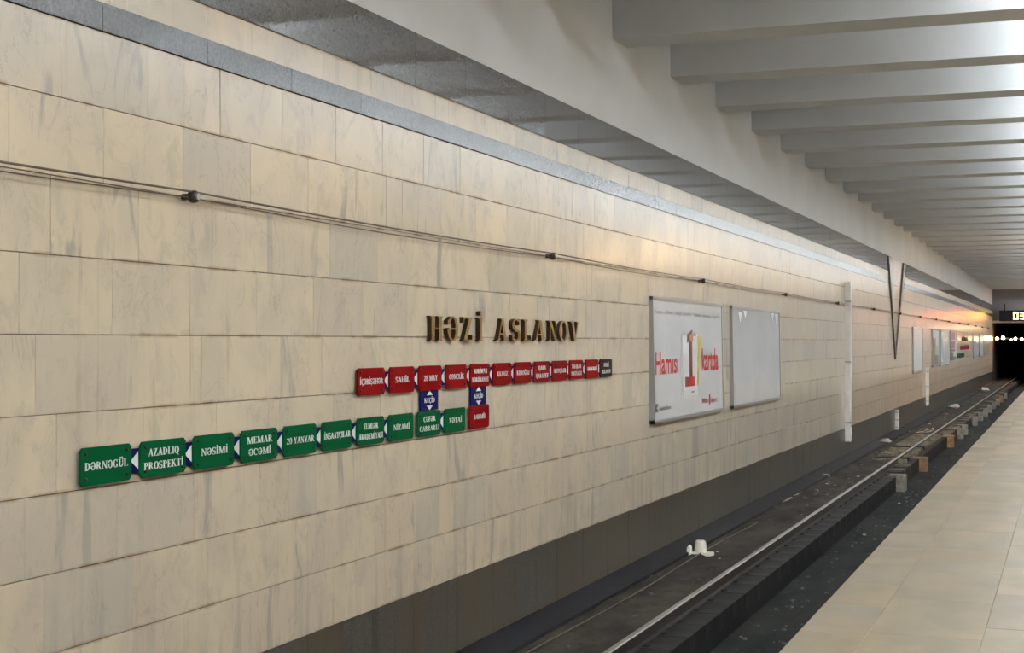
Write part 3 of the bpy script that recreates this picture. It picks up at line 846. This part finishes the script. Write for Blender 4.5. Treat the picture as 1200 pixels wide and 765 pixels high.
far_poster(1113, 1119.8, 387, 421.5, M['p_card'], 'tall poster with dark red spots down its left side near the distant line map',
           ((.05, .75, .68, .95, 'p_mar'), (.05, .7, .38, .64, 'p_mar'), (.1, .7, .28, .36, 'p_dred'), (0.0, .35, .02, .26, 'p_blk'), (.35, .8, .02, .1, 'p_gray')))
far_poster(1139.8, 1146, 391, 420, M['poster'], 'narrow white poster just right of the distant line map')
far_poster(1147, 1151.5, 391.5, 418, M['p_blue'], 'farthest pale poster on the wall before the tunnel')

# ------------------------------------------------------------------ the distant copy of the name and line map, 66.7 m on
SHIFT = 66.7
nm2 = tag(empty('station_name', (-D, S(590) + SHIFT, CAMZ + .005)), 'small distant station name lettering far along the wall near the tunnel', 'lettering')
for o in list(name_root.children):
    c2 = o.copy(); c2.parent = nm2; COL.objects.link(c2)
far_list = [(o, o.location.copy()) for o in list(COL.objects) if o.name.split('.')[0] in ('station_plate',)]
n_far = {}
for o, loc in far_list:
    c2 = o.copy(); c2.location = (loc.x, loc.y + SHIFT, loc.z); COL.objects.link(c2)
    colr = 'green' if o.data == plate_me['green'] else ('red' if o.data == plate_me['red'] else 'black')
    if 'group' in c2: del c2['group']
    if colr == 'black': c2['label'] = 'tiny black plate ending the distant line map near the tunnel'
    elif colr == 'red' and loc.z < RZ - .2: c2['label'] = 'tiny lone red plate below the red row of the distant line map'
    else:
        n_far[colr] = n_far.get(colr, -1) + 1
        c2['label'] = 'tiny %s plate, %s from the left in the %s row of the distant line map' % (colr, ordn[n_far[colr]], colr)
        c2['group'] = 'distant %s plates' % colr
    for ch in o.children:
        if ch.name.startswith('standoff'):
            k2 = ch.copy(); k2.parent = c2; COL.objects.link(k2)

# ------------------------------------------------------------------ cable along the wall on standoff clamps
CH = CAMZ + .885
cl = MB(); cl.lathe([(.020, 0), (.020, .05), (.036, .055), (.040, .075), (.036, .10), (.02, .105)], (0, 0, 0), 12, 'x')
cl_me = cl.mesh('cable_clamp', M['clamp'], True)
nut = MB(); nut.lathe([(.022, .0), (.022, .015)], (0, 0, 0), 6, 'x'); nut_me = nut.mesh('nut', M['frame'])
cys = [9.78 - DT - 6.78] + [9.78 - DT + 6.78 * i for i in range(15)]
for i, yy in enumerate(cys):
    if yy > END - 1: break
    lab = {1: 'brown cable clamp on the wall, nearest to the lens, above the green plates', 2: 'brown cable clamp on the wall above the bronze letters',
           3: 'brown cable clamp on the wall above the poster with red lettering', 4: 'brown cable clamp on the wall above the right end of the blank poster',
           5: 'brown cable clamp on the wall between the blank poster and the white duct', 6: 'brown cable clamp on the wall just right of the white duct'}.get(i)
    if i == 0: continue
    grp = 'cable clamps'
    if lab is None: lab = 'small brown cable clamp beyond the white duct, %s past the one beside it' % ordn[i - 7]; grp = 'distant cable clamps'
    o = tag(link('cable_clamp', cl_me, None, (-D, yy, CH)), lab, 'clamp', grp)
    link('nut', nut_me, o, (.10, 0, 0))
def cable_pts(dx, dz, sag):
    pts = []
    for a, b in zip(cys[:-1], cys[1:]):
        for q in range(10):
            t = q / 10
            pts.append((-D + dx, a + (b-a)*t, CH + .03 + dz - sag * 4 * t * (1-t)))
    pts.append((-D + dx, cys[-1], CH + .03 + dz))
    return [p for p in pts if p[1] < END - .5]
t = MB(); t.tube(cable_pts(.075, 0, .018), .007, 6)
cab = tag(t.obj('wall_cable', M['wire'], None, smooth=True), 'thin dark cable stretched along the marble wall from clamp to clamp', 'cable')
t = MB(); t.tube(cable_pts(.06, -.035, .03), .004, 6); t.obj('thin_strand', M['wire'], cab, smooth=True)

# ------------------------------------------------------------------ ducts, V gutter
def duct(name, xc, ytop, ybot, wd, dp, label, cat):
    yy = S(xc); za, zb = Hh(xc, ybot), Hh(xc, ytop)
    m = MB(); m.prism([(0, -wd/2), (dp-.012, -wd/2), (dp, -wd/2+.012), (dp, wd/2-.012), (dp-.012, wd/2), (0, wd/2)], 0, zb-za, 'z')
    o = tag(m.obj(name, M['duct'], None, (-D, yy, za)), label, cat)
    for h in (.12, .5, .88):
        c_ = MB(); c_.box(0, dp + .008, -wd/2 - .006, wd/2 + .006, h*(zb-za) - .02, h*(zb-za) + .02); c_.obj('bracket', M['frame'], o)
    return o
duct('wall_duct', 991, 331, 517, .24, .13, 'tall white boxed duct on the wall between the blank poster and the V', 'duct')
duct('drain_pipe', 1049.5, 480, 503, .2, .1, 'short white drain pipe over the granite skirting below the tip of the V', 'pipe')
duct('drain_pipe', 1085.5, 430, 475, .22, .1, 'white drain pipe past the blank panel right of the V', 'pipe')

vo = tag(empty('v_gutter', (-D, S(1048.3), Hh(1048.3, 421))), 'large dark grey V of two tapering strips on the marble wall', 'gutter')
ya, zt = S(1048.3), Hh(1048.3, 421)
yL, yR = S(1040), S(1059.5)
topz = H4 - .01
def arm(ytop, wtop, wbot):
    m = MB(); q = [(-wbot/2, 0), (wbot/2, 0), (ytop - ya + wtop/2, topz - zt), (ytop - ya - wtop/2, topz - zt)]
    if area2(q) < 0: q = q[::-1]
    m.prism(q, .006, .05, 'x'); m.obj('strip', M['vstrip'], vo)
arm(yL + .2, .55, .12); arm(yR - .2, .62, .12)

# ------------------------------------------------------------------ on the track bed
yy = F * 4.52 / (COS * COS * 433) - 4.52 * TAN
ins = tag(empty('insulator', (-4.52, yy, ZP + .04)), 'white cap shaped porcelain insulator on a base lying on the dirt bed', 'insulator')
t = MB(); t.prism([(-.155, -.09), (.14, -.09), (.17, -.05), (.17, .05), (.14, .09), (-.155, .09), (-.175, .05), (-.175, -.05)], -.02, .045, 'z'); t.obj('base', M['porcelain'], ins)
t = MB(); t.lathe([(.085, .04), (.082, .06), (.074, .15), (.068, .185), (.05, .20)], (.0, 0, 0), 18, 'z'); t.obj('cap', M['porcelain'], ins, smooth=False)
t = MB(); t.prism([(-.175, 0), (-.11, 0), (-.125, .10), (-.15, .13), (-.172, .10)], -.05, .05, 'y'); t.obj('lug', M['porcelain'], ins)
t = MB(); pts = [(-4.47 + .03*math.sin(q*.9), 6 + q*1.1, ZP + .085) for q in range(16)]; t.tube(pts, .008, 6)
tag(t.obj('ground_cable', M['wire'], None, smooth=True), 'thin grey cable lying along the dirt bed past the white insulator', 'cable')

def rock(t, x, y, z, s):
    n = 6; b = []
    pr = [(.55, 0), (1.0, .35), (.6, .8)]
    vs = []
    for r_, h_ in pr:
        for q in range(n):
            a = 2*math.pi*q/n + random.uniform(-.3, .3)
            rr = r_ * s * random.uniform(.75, 1.2)
            vs.append((x + rr*math.cos(a), y + rr*math.sin(a)*1.3, z + h_*s*random.uniform(.8, 1.1)))
    fs = []
    for i in range(2):
        for q in range(n): fs.append((i*n+q, i*n+(q+1) % n, (i+1)*n+(q+1) % n, (i+1)*n+q))
    fs.append(tuple(2*n+q for q in range(n)))
    t.add(vs, fs)
t = MB(); t2 = MB()
for q in range(1500):
    y = 8 + 75 * random.random() ** 1.4
    x = random.choice((-4.63, -4.68, -4.6, -4.9, -4.4, -4.1)) + random.gauss(0, .09)
    if x > -3.9 or x < -5.02: continue
    rock(t if random.random() < (.97 if y < 26 else .93) else t2, x, y, ZP + (.03 if x > -4.66 else 0), random.uniform(.012, .04 + .02 * (y > 25)))
for q in range(500):
    y = 12 + 60 * random.random(); x = random.uniform(-3.36, -2.64)
    rock(t if random.random() < .985 or y < 24 else t2, x, y, -1.555, random.uniform(.010, .035))
stuff(t.obj('rubble', M['stones'], bed)); stuff(t2.obj('pale_chips', M['chip'], bed))
# pieces of broken tile and plaster that can be told apart
def scrap(name, px, py, d, lx, ly, h, mat, label, cat):
    yy = S(px, d); z = Hh(px, py, d)
    m = MB(); m.prism([(-lx/2, -ly*.45), (lx*.3, -ly/2), (lx/2, -ly*.1), (lx*.35, ly/2), (-lx*.2, ly*.42), (-lx*.5, ly*.2)], 0, h, 'z')
    tag(m.obj(name, M[mat], None, (-d, yy, ZP + .03)), label, cat)
scrap('broken_slab', 928, 588, 4.62, .12, 1.5, .035, 'chip', 'long pale broken slab at the edge of the gutter, nearest of the scraps', 'debris')
scrap('broken_slab', 941, 580, 4.60, .14, .9, .03, 'chip', 'pale broken slab at the gutter edge, just beyond the long one', 'debris')
scrap('broken_slab', 927, 579, 4.85, .2, .8, .03, 'chip', 'pale flat fragment lying in the dark gutter behind the long slab', 'debris')
scrap('plaster_spill', 994, 556, 4.25, .5, 2.6, .012, 'spill', 'pale patch of spilled plaster on the dirt bed', 'debris')
scrap('plaster_spill', 1083, 498, 4.3, .6, 3.2, .02, 'spill', 'yellowish patch of plaster far along the dirt bed left of the rail', 'debris')
def lump(px, d, s, label):
    m = MB(); rock(m, 0, 0, 0, s); tag(m.obj('rock_lump', M['chip'], None, (-d, S(px, d), ZP + .03)), label, 'debris')
lump(1119, 4.5, .26, 'white lump far along the gutter edge below the farthest posters')
lump(1038, 4.75, .17, 'pale lump in the gutter just left of the short drain pipe')
lump(968, 4.72, .09, 'small pale lump in the gutter left of the white duct')
lump(1153, 4.5, .3, 'white lump near the tunnel mouth beside the track')

# ------------------------------------------------------------------ clock and lamps at the tunnel
ck = tag(empty('interval_clock', (-4.62, END - .55, CAMZ + 1.42)), 'black interval clock with lit yellow figures above the tunnel mouth', 'clock')
m = MB(); m.box(0, 3.1, 0, .45, 0, .74); m.obj('case', M['case'], ck)
m = MB()
def seg(m, x, z, w, h, on):
    t = .085
    for k_, (a, b, c_, d) in {'a': (0, w, h-t, h), 'g': (0, w, h/2-t/2, h/2+t/2), 'd': (0, w, 0, t), 'f': (0, t, h/2, h), 'b': (w-t, w, h/2, h), 'e': (0, t, 0, h/2), 'c': (w-t, w, 0, h/2)}.items():
        if k_ in on: m.box(x+a, x+b, -.012, -.001, z+c_, z+d)
seg(m, .92, .12, .34, .50, 'abcdef'); seg(m, 1.36, .12, .34, .50, 'abgcd'); 
m.obj('digits', M['digit'], ck)
m = MB(); seg(m, 1.98, .12, .34, .50, 'abged'); seg(m, 2.42, .12, .34, .50, 'abcdef'); m.obj('digits', M['digit_red'], ck)
m = MB(); m.box(.3, .38, .15, .3, .74, 1.2); m.box(2.7, 2.78, .15, .3, .74, 1.2); m.obj('hanger', M['case'], ck)

def tunnel_lamp(x, z, y, r, label, group):
    o = tag(empty('tunnel_lamp', (x, y, z)), label, 'lamp', group)
    m = MB(); m.lathe([(r*.3, -.06), (r*.9, -.03), (r, .02), (r*.7, .08), (r*.2, .11)], (0, 0, 0), 12, 'y'); m.obj('bulb', M['bulb'], o, smooth=True)
    m = MB(); m.lathe([(.05, .10), (.06, .28)], (0, 0, 0), 10, 'y'); m.obj('socket', M['case'], o)
yl = END + 1.4
for x, z, r, lb in ((-4.86, CAMZ + .2, .10, 'warm lamp at the left jamb of the tunnel mouth'), (-4.45, CAMZ + .26, .12, 'second warm lamp from the left jamb in the tunnel'),
                 (-3.9, CAMZ + .12, .07, 'small warm lamp, third from the left jamb in the tunnel'), (-3.62, CAMZ + .19, .10, 'fourth warm lamp from the left jamb in the tunnel'),
                 (-3.2, CAMZ + .17, .09, 'warm lamp at the right end of the row in the tunnel')):
    tunnel_lamp(x, z, yl, r, lb, 'lamps in the tunnel')
m = MB(); m.box(-5.085, -.915, yl + .28, yl + .36, CAMZ + .13, CAMZ + .25)
tag(m.obj('lamp_bar', M['dark'], None), 'dark crossbar that carries the row of warm lamps in the tunnel', 'bar')
for q, (x, z) in enumerate(((-2.6, CAMZ + .95), (-2.1, CAMZ + .95), (-1.6, CAMZ + .95))):
    tunnel_lamp(x, z, END - .3, .10, 'warm lamp below the clock at the tunnel mouth, %s from the left' % ordn[q], 'lamps under the clock')
